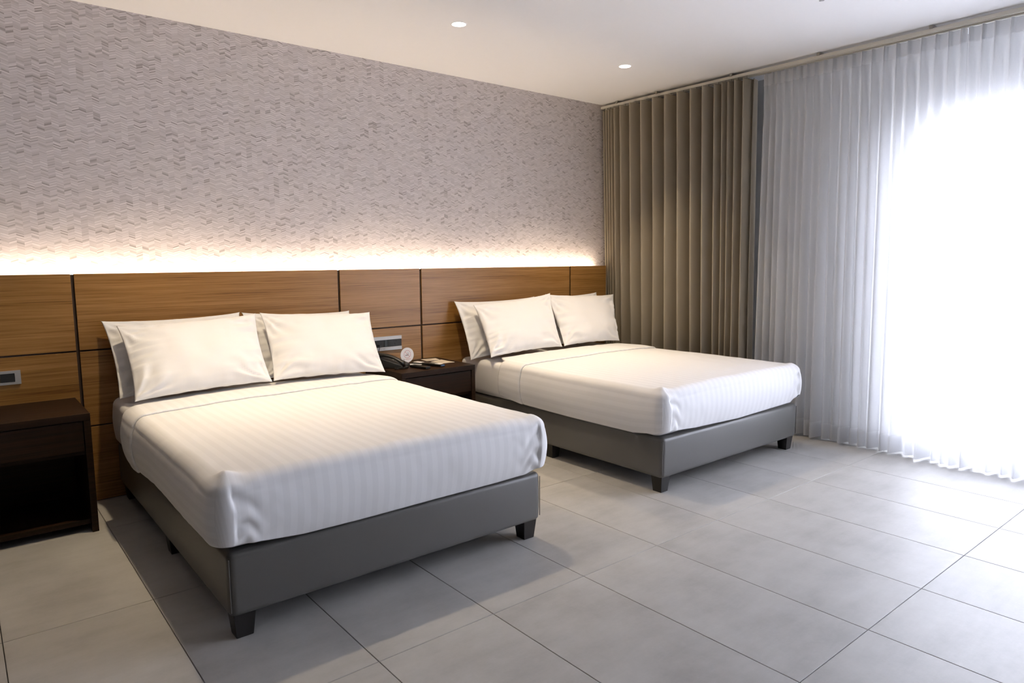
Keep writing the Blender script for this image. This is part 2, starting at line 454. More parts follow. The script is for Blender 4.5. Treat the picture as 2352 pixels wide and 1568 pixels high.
downlight(4.06, 3.60, 'recessed round downlight nearest the drawn taupe curtain')
# sprinkler
sp = thing('fire_sprinkler', 'small chrome fire sprinkler hanging from the ceiling', 'sprinkler', (3.80, 1.962, ZC))
MB().cyl((3.80, 1.962, ZC - .006), .028, .03, .006, 24).build('escutcheon', CHROME, sp, smooth=False)
MB().cyl((3.80, 1.962, ZC - .034), .005, .007, .028, 12).build('stem', CHROME, sp)
d = MB()
for i in range(12):
    a = 2 * math.pi * i / 12
    d.obox((3.80 + .0095 * math.cos(a), 1.962 + .0095 * math.sin(a), ZC - .046), (.0045, .0014, .0006), Matrix.Rotation(a, 3, 'Z'))
d.cyl((3.80, 1.962, ZC - .0467), .0065, .0065, .0014, 16); d.tube([(3.793, 1.962, ZC - .034), (3.790, 1.962, ZC - .040), (3.799, 1.962, ZC - .0455)], .0012, 6)
d.tube([(3.807, 1.962, ZC - .034), (3.810, 1.962, ZC - .040), (3.801, 1.962, ZC - .0455)], .0012, 6)
d.build('deflector', CHROME, sp)

# ------------------------------------------------------------------ curtains
def interp_cycle(y, ridges):
    """phase (0..n) that passes an integer at each ridge; ridges descending"""
    r = np.array(ridges[::-1]); ph = np.arange(len(r))[::-1].astype(float)
    return np.interp(y, r, ph)
XA, XB = 4.885, 4.945      # the two tracks
rail = thing('curtain_rail', 'cream double curtain track fixed under the ceiling along the window wall', 'curtain rail', (4.9, 1.8, ZC))
for x in (XA, XB):
    t = MB(); z1 = ZC - .020; z0 = z1 - .022; w = .013
    t.box(x - w, -1.90, z1 - .003, x + w, 4.612, z1); t.box(x - w, -1.90, z0, x - w + .002, 4.612, z1 - .003); t.box(x + w - .002, -1.90, z0, x + w, 4.612, z1 - .003)
    t.box(x - w + .002, -1.90, z0, x - .003, 4.612, z0 + .002); t.box(x + .003, -1.90, z0, x + w - .002, 4.612, z0 + .002)
    t.build('track', RAILMAT, rail)
for y in (4.41, 3.955, 3.22, 2.52, 1.80, 1.08, .36, -.4, -1.1):
    b = MB(); b.box(XA - .02, y - .012, ZC - .013, XB + .02, y + .012, ZC - .002); b.box(XA - .022, y - .010, ZC - .024, XA - .014, y + .010, ZC - .002)
    b.build('bracket', CLEARPL, rail, bevel=.0015, seg=1)
dark_r = [4.575, 4.54, 4.505, 4.46, 4.405, 4.32, 4.195, 4.07, 3.94, 3.81, 3.68, 3.55, 3.435, 3.34, 3.275, 3.225, 3.165, 3.09]
def dark_curtain():
    t = thing('blackout_curtain', 'taupe grey blackout curtain gathered in deep vertical folds beside the teak panelling', 'curtain', (4.9, 3.8, 0))
    ys = np.linspace(4.590, 3.03, 620); zs = np.concatenate([[2.748], np.linspace(2.74, .015, 46)])
    Y, Z = np.meshgrid(ys, zs, indexing='ij'); h = (2.75 - Z) / 2.75
    # folds drift a little on their way down
    Yd = Y - 0.02 * h * vnoise(Y * 3.1, Z * .4, 1)
    ph = interp_cycle(Yd, dark_r)
    ph = np.where(Yd > dark_r[0], -(Yd - dark_r[0]) / .04, ph); ph = np.where(Yd < dark_r[-1], len(dark_r) - 1 + (dark_r[-1] - Yd) / .07, ph)
    loc = np.interp(Y, [3.03, 3.2, 3.32, 3.45, 4.2, 4.38, 4.5, 4.6], [.030, .032, .034, .050, .050, .042, .022, .016])
    c = np.cos(2 * math.pi * ph); c = np.sign(c) * np.abs(c) ** .8
    X = XA + .012 + .10 * h - 2.0 * loc * (1 + .15 * h) * c + .012 * h * vnoise(Y * 5, Z * .8, 2)
    # each fold leans slightly sideways, making an omega section
    Ys = Y
    X = X + .004 * vnoise(Y * 18, Z * 1.3, 3) * h
    # the free edge turns back
    k = smooth01((3.10 - Y) / .07); X = X + .06 * k * (1 - .3 * h); Ys = Ys + .02 * k
    me = grid_mesh('cloth', np.stack([X, Ys, Z], -1))
    o = link('cloth', me, DRAPE, t, smooth=True)
    s = o.modifiers.new('thickness', 'SOLIDIFY'); s.thickness = .0025; s.offset = 0
    for y in dark_r:
        g = MB(); g.box(XA - .002, y - .003, 2.742, XA + .002, y + .003, ZC - .034); g.cyl((XA, y, 2.752), .005, .005, .006, 10)
        g.build('glider', CLEARPL, t)
dark_curtain()

def sheer_panel(y_hi, y_lo, pleats, big, label, seed, lean_hi, lean_lo):
    t = thing('sheer_curtain', label, 'curtain', (XB, (y_hi + y_lo) / 2, 0))
    n = int((y_hi - y_lo) / .0055)
    u = np.linspace(0, 1, n)
    ztop, zbot = ZC - .046, .014
    def surf(z_hi, z_lo, m, off):
        zs = np.linspace(z_hi, z_lo, m)
        U, Z = np.meshgrid(u, zs, indexing='ij'); h = (ztop - Z) / (ztop - zbot)
        Y0 = y_hi + (y_lo - y_hi) * U
        Y = Y0 + h * (lean_hi * (1 - U) + lean_lo * U) + .012 * h * vnoise(Y0 * 4, Z * .5, seed + 3)
        ph = interp_cycle(Y0, pleats); ph = np.where(Y0 < pleats[-1], len(pleats) - 1 + (pleats[-1] - Y0) / .09, ph); ph = np.where(Y0 > pleats[0], -(Y0 - pleats[0]) / .08, ph)
        d = np.abs(ph - np.round(ph))
        pinch = np.exp(-(d / .10) ** 2)                       # narrow pleat at the heading
        fan = np.cos(2 * math.pi * ph)                       # opening out below
        A = np.interp(h, [0, .035, .05, .14, .45, 1], [0, .002, .006, .026, .036, .038])
        P = np.interp(h, [0, .036, .06, .12], [.028, .032, .026, 0])
        irr = 1 + .32 * vnoise(ph * .9 + seed * 7, Z * .35, seed)
        pb = interp_cycle(Y0 + .015 * vnoise(Y0 * 3, Z * .6, seed + 1), big)
        pb = np.where(Y0 < big[-1], len(big) - 1 + (big[-1] - Y0) / .17, pb)
        B = np.interp(h, [0, .12, .5, 1], [0, .003, .014, .026])
        X = XB + .006 + .095 * h ** 1.1 - P * pinch - A * fan * irr - B * np.cos(2 * math.pi * pb) * (1 + .5 * vnoise(pb * 1.3, Z * .5, seed + 2))
        X = X + .0012 * vnoise(Y0 * 30, Z * 1.0, seed + 4) * np.clip(h * 4, 0, 1) + off
        return np.stack([X, Y, Z], -1)
    P = surf(ztop, zbot, 70, 0)
    link('voile', grid_mesh('voile', P), SHEER, t, smooth=True)
    link('heading_tape', grid_mesh('heading_tape', surf(ztop, ztop - .088, 8, -.0035)), SHEERHEM, t, smooth=True)
    link('hem', grid_mesh('hem', surf(.135, zbot, 8, -.0035)), SHEERHEM, t, smooth=True)
p1 = [2.955, 2.905, 2.86, 2.80, 2.735, 2.683, 2.63, 2.572, 2.505, 2.44, 2.367, 2.306, 2.24, 2.175, 2.10, 2.02, 1.952, 1.872, 1.79, 1.715, 1.648]
b1 = [2.93, 2.80, 2.66, 2.52, 2.41, 2.30, 2.14, 1.985, 1.80, 1.655]
p2 = [1.600, 1.537, 1.472, 1.39, 1.32] + [1.24 - .08 * i for i in range(38)]
b2 = [1.56, 1.44, 1.27, 1.10, .90] + [.72 - .17 * i for i in range(15)]
sheer_panel(2.982, 1.622, p1, b1, 'white pinch-pleated sheer curtain hanging next to the taupe blackout curtain', 1, .03, -.03)
sheer_panel(1.618, -1.80, p2, b2, 'white pinch-pleated sheer curtain at the right edge in front of the bright glass door', 2, -.03, 0)

# ------------------------------------------------------------------ beds
def rbox(x0, y0, z0, x1, y1, z1, r, n=6, puff=0.0):
    """rounded box as a loft of rounded rectangles"""
    def ring(ins, z, rr):
        pts = []
        for cx, cy, a0 in ((x1 - ins - rr, y1 - ins - rr, 0), (x0 + ins + rr, y1 - ins - rr, 90), (x0 + ins + rr, y0 + ins + rr, 180), (x1 - ins - rr, y0 + ins + rr, 270)):
            for k in range(n + 1):
                a = math.radians(a0 + 90 * k / n); pts.append((cx + rr * math.cos(a), cy + rr * math.sin(a), z))
        return pts
    rings = []
    for k in range(n + 1):
        a = math.pi / 2 * k / n; ins = r * (1 - math.sin(a)); rings.append(ring(ins, z0 + r * (1 - math.cos(a)), max(r * .5, r * 1.3 - ins)))
    for k in range(1, 5):
        rings.append(ring(-puff * math.sin(math.pi * k / 5), z0 + r + (z1 - z0 - 2 * r) * k / 5, r * 1.3))
    for k in range(n + 1):
        a = math.pi / 2 * k / n; ins = r * (1 - math.cos(a)); rings.append(ring(ins, z1 - r * (1 - math.sin(a)), max(r * .5, r * 1.3 - ins)))
    return MB().loft(rings)
def bed_base(x0, x1, y0, y1, label):
    t = thing('upholstered_bed', label, 'bed', ((x0 + x1) / 2, (y0 + y1) / 2, 0), group='leatherette bed bases')
    rbox(x0, y0, .093, x1, y1, .336, .022, 5, .002).build('upholstered_box', LEATHER, t, smooth=True)
    # seams of the cover at the two foot corners
    for x in (x0 + .004, x1 - .004):
        MB().tube([(x, y0 + .0035, .115), (x, y0 + .0035, .315)], .0022, 6).build('corner_seam', LEATHER, t)
    for y in (y0 + .055, (y0 + y1) / 2 - .02, y1 - .06):
        for x in (x0 + .055, x1 - .055):
            a, b = .041, .031
            rings = [[(x - h, y - h, z), (x + h, y - h, z), (x + h, y + h, z), (x - h, y + h, z)] for h, z in ((b, 0), (a, .100))]
            MB().loft(rings).build('leg', LEGWOOD, t, bevel=.002, seg=1)
def mattress(x0, x1, y0, y1, label):
    t = thing('mattress', label, 'mattress', ((x0 + x1) / 2, (y0 + y1) / 2, .335), group='mattresses under the white covers')
    o = rbox(x0, y0, .337, x1, y1, .602, .045, 6, .006).build('fitted_sheet', LINEN, t, smooth=True)
def cover(x0, x1, yf, yh, ztop, left_hem, foot_hem, label, seed, skew):
    """draped top sheet: flat top, rolled edges, skirts with an uneven hem and mitred foot corners"""
    t = thing('bed_cover', label, 'bedding', ((x0 + x1) / 2, (yf + yh) / 2, ztop))
    re = .052; Dg = .30
    def surf(a, b, off=0.0):
        """a across (0..W from inset left), b along (0 at head .. L at inset foot)"""
        W = (x1 - x0) - 2 * re; L = (yh - yf) - re
        da = np.maximum(0, np.maximum(-a, a - W)); db = np.maximum(0, b - L)
        s = np.maximum(da, db) / Dg
        left = a < W / 2
        both = (da > 0) & (db > 0)
        th = np.where(both, np.arctan2(db, da), np.where(db > 0, math.pi / 2, 0.0))
        th = np.where(both, (math.pi / 2) * db / (da + db + 1e-9), th)
        sgn = np.where(left, -1.0, 1.0)
        ax = np.clip(a, 0, W); by = np.clip(b, 0, L)
        px = x0 + re + ax; py = yh - by
        # hem height around the perimeter
        zl = np.interp(py, [p[0] for p in left_hem], [p[1] for p in left_hem]); zf = np.interp(px, [p[0] for p in foot_hem], [p[1] for p in foot_hem])
        w = smooth01(th / (math.pi / 2)); zh = zl * (1 - w) + zf * w
        zt = ztop - .012 * (np.abs(px - (x0 + x1) / 2) / (W / 2)) ** 3 + .004 * vnoise(px * 2.2, py * 2.2, seed)
        Dl = re * math.pi / 2 + np.maximum(.02, zt - re - zh)
        d = s * Dl; arc = re * math.pi / 2
        h = np.where(d < arc, re * np.sin(np.minimum(d, arc) / re), re)
        zz = np.where(d < arc, -re * (1 - np.cos(np.minimum(d, arc) / re)), -re - (d - arc))
        dd = np.clip((d - arc) / .24, 0, 1)
        on = (s > 0)
        h = h + np.where(on, .014 * np.sin(math.pi * dd ** .8) - .022 * dd ** 3, 0)
        # distance along the perimeter from the foot-left / foot-right corner
        pf = np.where(left, px - (x0 + re), (x1 - re) - px) + re * (th if True else 0); ps = (py - (yf + re))
        vert = smooth01(d / .05) * on
        foot = (th > math.pi / 4) & on
        # mitred corner: the side flap laps round on to the foot
        lap = np.where(foot, 1 - smooth01((np.where(left, px - x0 - re, x1 - re - px) + re * (th - math.pi / 4) - .034 - .010 * np.sin(dd * 3)) / .006), np.exp(-(ps / .22) ** 2))
        h = h + .009 * lap * vert
        # folds fanning out of the corner on the foot face
        fx = np.where(left, px - x0, x1 - px)
        rip = np.exp(-(fx / .13) ** 2) * np.where(foot, 1, 0) * (1 - lap)
        h = h + .0075 * rip * np.sin(70 * (zz + .12) + 26 * fx + 2 * vnoise(fx * 20, zz * 9, seed)) * vert
        # general wrinkling of skirts and top
        per = np.where(foot, px * 1.0, py + 7.0)
        h = h + vert * (.0030 * vnoise(per * 4, zz * 6, seed + 1) + .0010 * vnoise(per * 22 + zz * 12, zz * 5, seed + 2))
        tz = .0020 * vnoise(px * 7 + py * 3, py * 5, seed + 3) + .0016 * vnoise(px * 16 - py * 9, py * 13, seed + 4)
        ear = .020 * np.exp(-(((px - x0 - re) / .035) ** 2 + ((py - yf - re) / .035) ** 2)) * np.exp(-(s / .12) ** 2)
        ear += .008 * np.exp(-(((px - x1 + re) / .035) ** 2 + ((py - yf - re) / .035) ** 2)) * np.exp(-(s / .12) ** 2)
        X = px + sgn * np.cos(th) * h * on; Y = py - np.sin(th) * h * on
        Z = zt + zz * on + (tz + ear) * (1 - smooth01(s * 4)) 
        # outward offset for layers on top
        Y = Y + .13 * np.clip(1 - b / .12, 0, 1) * smooth01((np.minimum(a, W - a)) / .10 + .3) * (~on)
        nx = np.where(on, np.sin(np.clip(d / re, 0, math.pi / 2)), 0)
        X = X + off * sgn * np.cos(th) * nx; Y = Y - off * np.sin(th) * nx; Z = Z + off * np.sqrt(np.maximum(0, 1 - nx ** 2))
        return np.stack([X, Y, Z], -1)
    W = (x1 - x0) - 2 * re; L = (yh - yf) - re
    def axis(lo, hi, L0, L1, fine=.008, coarse=.016):
        return np.unique(np.round(np.concatenate([np.arange(lo, L0, fine), np.arange(L0, L0 + .2, fine), np.arange(L0 + .2, L1 - .2, coarse), np.arange(L1 - .2, L1, fine), np.arange(L1, hi, fine), [lo, hi, L0, L1]]), 5))
    a = axis(-Dg, W + Dg, 0, W); b = axis(.03, L + Dg, .03, L)
    A, B = np.meshgrid(a, b, indexing='ij')
    me = grid_mesh('top_sheet', surf(A, B), np.stack([A, B], -1))
    o = link('top_sheet', me, STRIPE, t, smooth=True)
    s = o.modifiers.new('thickness', 'SOLIDIFY'); s.thickness = .005; s.offset = -1
    # turned-down band at the head: a second layer whose front edge runs across the bed
    v = np.linspace(0, 1, 22)
    A, V = np.meshgrid(a, v, indexing='ij')
    fr = skew[0] + (skew[1] - skew[0]) * np.clip(A / W, 0, 1) + .006 * vnoise(A * 5, A * 0, seed)
    Bb = V * fr
    off = .0085 + .004 * np.sin(math.pi * V) - .0045 * (V > .97)
    P = surf(A, Bb, off)
    me = grid_mesh('turn_down', P, np.stack([A, Bb + 3], -1))
    o = link('turn_down', me, STRIPE, t, smooth=True)
    s = o.modifiers.new('thickness', 'SOLIDIFY'); s.thickness = .007; s.offset = -1
    P2 = P[:, -1, :]; sel = (a > -Dg * .93) & (a < W + Dg * .93)
    pts = [tuple(q + np.array([0, -.001, .0])) for q in P2[sel][::3]]
    MB().tube(pts, .0011, 5).build('stitched_seam', THREAD, t)
THREAD = plain('grey_seam_thread', (0.42, 0.40, 0.40), 0.8)

bed_base(.690, 2.185, 2.452, 4.495, 'taupe leatherette bed base on black legs nearest the camera')
bed_base(3.135, 4.660, 2.452, 4.495, 'taupe leatherette bed base on black legs by the curtains')
mattress(.672, 2.195, 2.475, 4.49, 'white sheeted mattress of the bed nearest the camera')
mattress(3.125, 4.650, 2.475, 4.49, 'white sheeted mattress of the bed by the curtains')
cover(.655, 2.205, 2.435, 4.00, .622,
      [(2.44, .385), (2.71, .362), (2.9, .348), (3.08, .356), (3.4, .366), (3.74, .336), (3.85, .330), (4.03, .372)],
      [(.66, .383), (.97, .346), (1.20, .343), (1.55, .345), (1.92, .345), (2.09, .35), (2.2, .385)],
      'white striped top sheet drawn over the bed nearest the camera', 1, (.26, .15))
cover(3.108, 4.662, 2.435, 3.93, .628,
      [(2.44, .375), (2.66, .340), (2.85, .337), (3.25, .337), (3.67, .345), (3.90, .378)],
      [(3.11, .385), (3.43, .36), (3.9, .345), (4.32, .356), (4.53, .362), (4.61, .41)],
      'white striped top sheet drawn over the bed by the curtains', 4, (.24, .20))

def pillow(name_label, c, T, seed, sag=.03, bulge=.5):
    """c: four corners bl, br, tr, tl"""
    t = None
    bl, br, tr, tl = [np.array(p, float) for p in c]
    n, m = 64, 46
    def side(sg):
        U, V = np.meshgrid(np.linspace(-1, 1, n), np.linspace(-1, 1, m), indexing='ij')
        # crowd samples to the rim
        U = np.sin(U * math.pi / 2) * .6 + U * .4; V = np.sin(V * math.pi / 2) * .6 + V * .4
        pu = U * (1 - .055 * (1 - V ** 2) ** .8 * np.abs(U) ** 2); pv = V * (1 - .085 * (1 - U ** 2) ** .7 * np.abs(V) ** 2)
        s = (pu + 1) / 2; q = (pv + 1) / 2
        P = ((1 - s) * (1 - q))[..., None] * bl + (s * (1 - q))[..., None] * br + (s * q)[..., None] * tr + ((1 - s) * q)[..., None] * tl
        nrm = np.cross(br - bl, tl - bl); nrm /= np.linalg.norm(nrm)
        prof = (np.clip(1 - np.abs(U) ** 2.6, 0, 1) ** .62) * (np.clip(1 - np.abs(V) ** 2.4, 0, 1) ** .58)
        prof = prof * (1 - .18 * V)                     # filling settles at the bottom
        th = T * prof
        # creases that fan out of the corners and short puckers along the seams
        rim = 1 - prof
        w = 0
        for k, (cu, cv) in enumerate(((-1, -1), (1, -1), (1, 1), (-1, 1))):
            du, dv = U - cu, (V - cv) * .75; rr = np.sqrt(du ** 2 + dv ** 2); an = np.arctan2(dv, du)
            w = w + np.exp(-((rr - .35) / .34) ** 2) * np.sin(an * 11 + 3 * vnoise(rr * 3, an * 2, seed + k) + seed) * (.6 + .4 * vnoise(an * 3, rr, k))
        w = w + 1.5 * np.exp(-((1 - np.abs(U)) / .28)) * vnoise(V * 12 + seed, U * 2.6, seed + 2) + .9 * np.exp(-((1 - np.abs(V)) / .25)) * vnoise(U * 10, V * 2 + seed, seed + 3)
        w = w + .5 * vnoise(U * 3 + seed, V * 2.6, seed + 5)
        th = th + .0100 * w * np.clip(prof * 3, 0, 1)
        P = P + nrm * (sg * th)[..., None]
        P[..., 2] += .006 * vnoise(U * 4, V * 3 + seed, seed) * (1 - rim)
        return P
    F, Bk = side(1), side(-1)
    idx = np.arange(n * m).reshape(n, m); off = n * m
    v = np.concatenate([F.reshape(-1, 3), Bk.reshape(-1, 3)])
    q1 = np.stack([idx[:-1, :-1], idx[1:, :-1], idx[1:, 1:], idx[:-1, 1:]], -1).reshape(-1, 4); q2 = q1[:, ::-1] + off
    me = bpy.data.meshes.new('pillow'); me.from_pydata(v.tolist(), [], q1.tolist() + q2.tolist())
    import bmesh
    bm = bmesh.new(); bm.from_mesh(me); bmesh.ops.remove_doubles(bm, verts=bm.verts, dist=.0004); bmesh.ops.recalc_face_normals(bm, faces=bm.faces)
    bm.to_mesh(me); bm.free()
    cen = Vector(v.mean(0)); base = Vector((cen.x, cen.y, float(v[:, 2].min())))
    me.transform(Matrix.Translation(-base))
    o = bpy.data.objects.new('pillow', me); me.materials.append(PILLOW); me.polygons.foreach_set('use_smooth', [True] * len(me.polygons))
    COL.objects.link(o); o.location = base
    g = 'pillows on the bed nearest the camera' if cen.x < 2.6 else 'pillows on the bed by the curtains'
    tag(o, name_label, 'pillow', g)
    return o
# bed nearest the camera
pillow('back pillow at the left end of the nearest bed, against the panelling', [(.672, 4.22, .628), (1.40, 4.24, .640), (1.415, 4.455, 1.056), (.648, 4.455, 1.046)], .044, 3)
pillow('back pillow at the right end of the nearest bed, mostly hidden', [(1.46, 4.24, .640), (2.17, 4.24, .635), (2.166, 4.455, 1.026), (1.425, 4.455, 1.053)], .044, 5)
pillow('front pillow at the left end of the nearest bed', [(.705, 3.99, .645), (1.446, 4.02, .662), (1.470, 4.33, 1.052), (.702, 4.33, 1.022)], .076, 1)
pillow('front pillow at the right end of the nearest bed', [(1.452, 4.02, .664), (2.186, 3.99, .642), (2.250, 4.31, 1.020), (1.496, 4.33, 1.055)], .074, 2)
# bed by the curtains
pillow('back pillow at the left end of the bed by the curtains', [(3.045, 4.22, .610), (3.82, 4.24, .640), (3.90, 4.455, 1.058), (3.060, 4.455, 1.052)], .044, 6)
pillow('back pillow at the right end of the bed by the curtains, mostly hidden', [(3.90, 4.24, .640), (4.60, 4.24, .640), (4.668, 4.455, 1.068), (3.94, 4.455, 1.060)], .044, 4)
pillow('front pillow at the left end of the bed by the curtains', [(3.095, 4.03, .645), (3.850, 4.05, .662), (3.960, 4.32, 1.090), (3.155, 4.33, 1.024)], .072, 7)
pillow('front pillow at the right end of the bed by the curtains', [(3.880, 4.06, .662), (4.545, 4.05, .655), (4.765, 4.33, 1.050), (3.940, 4.36, 1.080)], .070, 2)

# ------------------------------------------------------------------ nightstands
def nightstand(x0, x1, label):
    y0, y1, zt = 3.980, 4.497, .620
    t = thing('nightstand', label, 'nightstand', ((x0 + x1) / 2, (y0 + y1) / 2, 0), group='walnut nightstands')
    MB().box(x0, y0, zt - .036, x1, y1, zt).build('top', WALNUT, t, bevel=.0015, seg=1)
    for x in (x0, x1 - .030):
        MB().box(x, y0, 0.0, x + .030, y1, zt - .0365).build('side_panel', WALNUT, t, bevel=.0015, seg=1)
    MB().box(x0 + .0305, y1 - .02, .05, x1 - .0305, y1, zt - .037).build('back_panel', WALNUT, t)
    MB().box(x0 + .0305, y0 + .03, .04, x1 - .0305, y1 - .0205, .065).build('bottom_shelf', WALNUT, t)
    MB().box(x0 + .0305, y0 + .03, .405, x1 - .0305, y1 - .0205, .423).build('shelf', WALNUT, t)
    MB().box(x0 + .034, y0 + .006, .428, x1 - .034, y0 + .024, zt - .041).build('drawer', WALNUT, t, bevel=.001, seg=1)
nightstand(2.300, 2.911, 'dark walnut nightstand between the two beds')
nightstand(-.111, .500, 'dark walnut nightstand at the left edge of the photograph')

# ------------------------------------------------------------------ things on and above the nightstand
ZT = .6205
def yawm(a): return Matrix.Rotation(a, 3, 'Z')
# telephone
px, py, ya = 2.405, 4.275, math.radians(38)
R = yawm(ya)
ph = thing('telephone', 'black desk telephone with pale keys beside the pillows', 'telephone', (px, py, ZT))
def tp(x, y, z): return Vector((px, py, ZT)) + R @ Vector((x, y, z))
prof = [(-.100, .0), (-.100, .018), (-.085, .026), (.055, .066), (.085, .070), (.098, .060), (.100, .0)]
b = MB(); b.loft([[tp(x, yy, z) for yy, z in prof] for x in (-.075, -.070, .068, .072)])
b.build('body', BLACK2, ph, bevel=.004)
hs = MB(); pts = []
for k in range(13):
    s = -1 + 2 * k / 12; pts.append(tp(-.045, .10 * s * .98 - .005, .058 + .028 * s + .022 * (1 - s * s)))
rings = []
for i, p in enumerate(pts):
    s = -1 + 2 * i / 12; wdt = .019 + .009 * abs(s) ** 3; hh = .012 + .010 * abs(s) ** 4
    rings.append([p + R @ Vector((wdt * math.cos(a), 0, hh * math.sin(a))) for a in [2 * math.pi * j / 12 for j in range(12)]])
hs.loft(rings).build('handset', BLACK, ph, smooth=True)
slope = math.atan2(.040, .140)
for r_ in range(4):
    for c_ in range(3):
        yy = -.066 + r_ * .022; zz = .026 + (yy + .085) * math.tan(slope) + .0015
        MB().obox(tp(.006 + c_ * .021, yy, zz), (.0075, .0058, .0022), R @ Matrix.Rotation(slope, 3, 'X')).build('key', GREYKEY, ph)
cd = MB(); L = []
for k in range(241):
    s = k / 240; a = s * 2 * math.pi * 26; u = s * math.pi * 1.15
    cxp = px - .005 + .052 * math.cos(u + 3.3); cyp = py - .118 + .022 * math.sin(u + 3.3)
    L.append((cxp + .0055 * math.cos(a) * math.cos(u), cyp + .0055 * math.cos(a) * math.sin(u), ZT + .0078 + .0060 * math.sin(a)))
cd.tube(L, .0014, 5); cd.build('coiled_cord', BLACK, ph, smooth=True)
# no-smoking sign
sx, sy, sz = 2.538, 4.305, ZT + .070
sg = thing('no_smoking_sign', 'round white no smoking sign standing on the nightstand', 'sign', (sx, sy, ZT))
MB().cyl((sx, sy + .002, sz), .0545, .0545, .004, 48, 'y').build('disc', WHITEPL, sg)
MB().box(sx - .020, sy - .022, ZT, sx + .020, sy + .020, ZT + .004).box(sx - .009, sy - .004, ZT + .004, sx + .009, sy + .004, sz - .050).build('stand', WHITEPL, sg, bevel=.001, seg=1)
yp = sy - .0024
ring = MB(); n = 48
ring.loft([[(sx + r * math.cos(2 * math.pi * i / n), yp, sz + .006 + r * math.sin(2 * math.pi * i / n)) for i in range(n)] for r in (.0262, .0285)], cap=False)
for k, (a0, b0, a1, b1_) in enumerate([(-.0195, .0195, .0195, -.0195)]):
    dx, dz = a1 - a0, b1_ - b0; l = math.hypot(dx, dz); nx, nz = -dz / l * .0012, dx / l * .0012
    ring.add([(sx + a0 + nx, yp, sz + .006 + b0 + nz), (sx + a0 - nx, yp, sz + .006 + b0 - nz), (sx + a1 - nx, yp, sz + .006 + b1_ - nz), (sx + a1 + nx, yp, sz + .006 + b1_ + nz)], [(0, 1, 2, 3)])
ring.build('red_ring', RED, sg)
cg = MB()
cg.box(sx - .017, yp - .0004, sz - .002, sx + .006, yp, sz + .002); cg.box(sx + .0075, yp - .0004, sz - .001, sx + .013, yp, sz + .002)
cg.build('cigarette', GREYPRINT, sg); cg = MB()
for q in range(3):
    for k in range(5):
        cg.box(sx + .002 + q * .0042 + .0012 * math.sin(k * 1.6), yp - .0004, sz + .006 + k * .0026, sx + .0030 + q * .0042 + .0012 * math.sin(k * 1.6), yp, sz + .0082 + k * .0026)
cg.build('smoke_lines', GREYPRINT, sg); cg = MB()
cg.box(sx - .0315, yp - .0004, sz - .0345, sx - .0275, yp, sz - .027); cg.box(sx - .0245, yp - .0004, sz - .0335, sx - .0225, yp, sz - .0300)
cg.build('dark_mark', GREYPRINT, sg)
ln = MB()
for k in range(11):
    ln.box(sx - .016 + k * .0043, yp - .0004, sz - .0315 + (.0006 if k % 3 else 0), sx - .0130 + k * .0043, yp, sz - .0285)
ln.build('red_lettering', RED, sg)
# remotes
def remote(cx, cy, ang, l, w, label, end=None, window=False):
    t = thing('remote_control', label, 'remote control', (cx, cy, ZT), group='remote controls on the nightstand')
    Rm = yawm(ang)
    MB().obox((cx, cy, ZT + .0095), (w / 2, l / 2, .0085), Rm).build('case', BLACK, t, bevel=.004)
    for r_ in range(5):
        for c_ in range(3):
            p = Vector((cx, cy, ZT + .0185)) + Rm @ Vector((-.010 + c_ * .010, l * .30 - r_ * .016 - (.03 if window else 0), 0))
            MB().obox(p, (.0030, .0030, .0008), Rm).build('button', BLACK2 if not window else GREYKEY, t)
    if window:
        MB().obox(Vector((cx, cy, ZT + .0183)) + Rm @ Vector((0, -l * .30, 0)), (w * .40, l * .13, .0007), Rm).build('label_plate', WHITEPL, t)
        MB().obox(Vector((cx, cy, ZT + .0105)) + Rm @ Vector((0, -l * .5, 0)), (w * .36, .0008, .005), Rm).build('blue_mark', BLUE, t)
remote(2.522, 4.105, math.radians(12), .165, .046, 'plain black remote control nearest the telephone')
remote(2.652, 4.135, math.radians(14), .185, .050, 'black remote control with a white plate and blue end', window=True)
MB().obox((2.640, 4.290, ZT + .0045), (.040, .055, .0045), yawm(.5)).build('card_holder', BLACK, bevel=.001, label='flat black card holder lying behind the remote controls', cat='card holder')
def card(q, label, cat='card', mat=PAPER, z=ZT, th=.0016, lines=True):
    c = [sum(p[0] for p in q) / 4, sum(p[1] for p in q) / 4]
    t = thing('paper_card', label, cat, (c[0], c[1], z), group='papers on the nightstand')
    MB().loft([[(p[0], p[1], z) for p in q], [(p[0], p[1], z + th) for p in q]]).build('sheet', mat, t)
    if lines:
        pr = MB(); A, B, C, D = [Vector((p[0], p[1], z + th + .0003)) for p in q]
        for k in range(6):
            f0 = .25 + k * .09; a_ = A.lerp(D, f0); b_ = B.lerp(C, f0); a2 = A.lerp(D, f0 + .03); b2_ = B.lerp(C, f0 + .03)
            pr.add([a_.lerp(b_, .2), a_.lerp(b_, .75 - .05 * (k % 3)), a2.lerp(b2_, .75 - .05 * (k % 3)), a2.lerp(b2_, .2)], [(0, 1, 2, 3)])
        pr.build('faint_lines', LINEPR, t)
LINEPR = plain('faint_print', (0.42, 0.36, 0.29), 0.8)
card([(2.735, 4.352), (2.842, 4.340), (2.868, 4.438), (2.742, 4.450)], 'cream paper card at the back of the nightstand by the panel groove')
card([(2.745, 4.178), (2.862, 4.170), (2.856, 4.338), (2.735, 4.302)], 'larger cream paper card on the nightstand nearest its right side')
card([(2.560, 4.205), (2.625, 4.235), (2.600, 4.330), (2.535, 4.300)], 'small white card under the no smoking sign', mat=WHITEPL, lines=False, th=.0013)
card([(2.615, 4.255), (2.665, 4.270), (2.650, 4.345), (2.600, 4.330)], 'white note lying on the flat black card holder', mat=WHITEPL, lines=False, z=ZT + .0093, th=.0008)
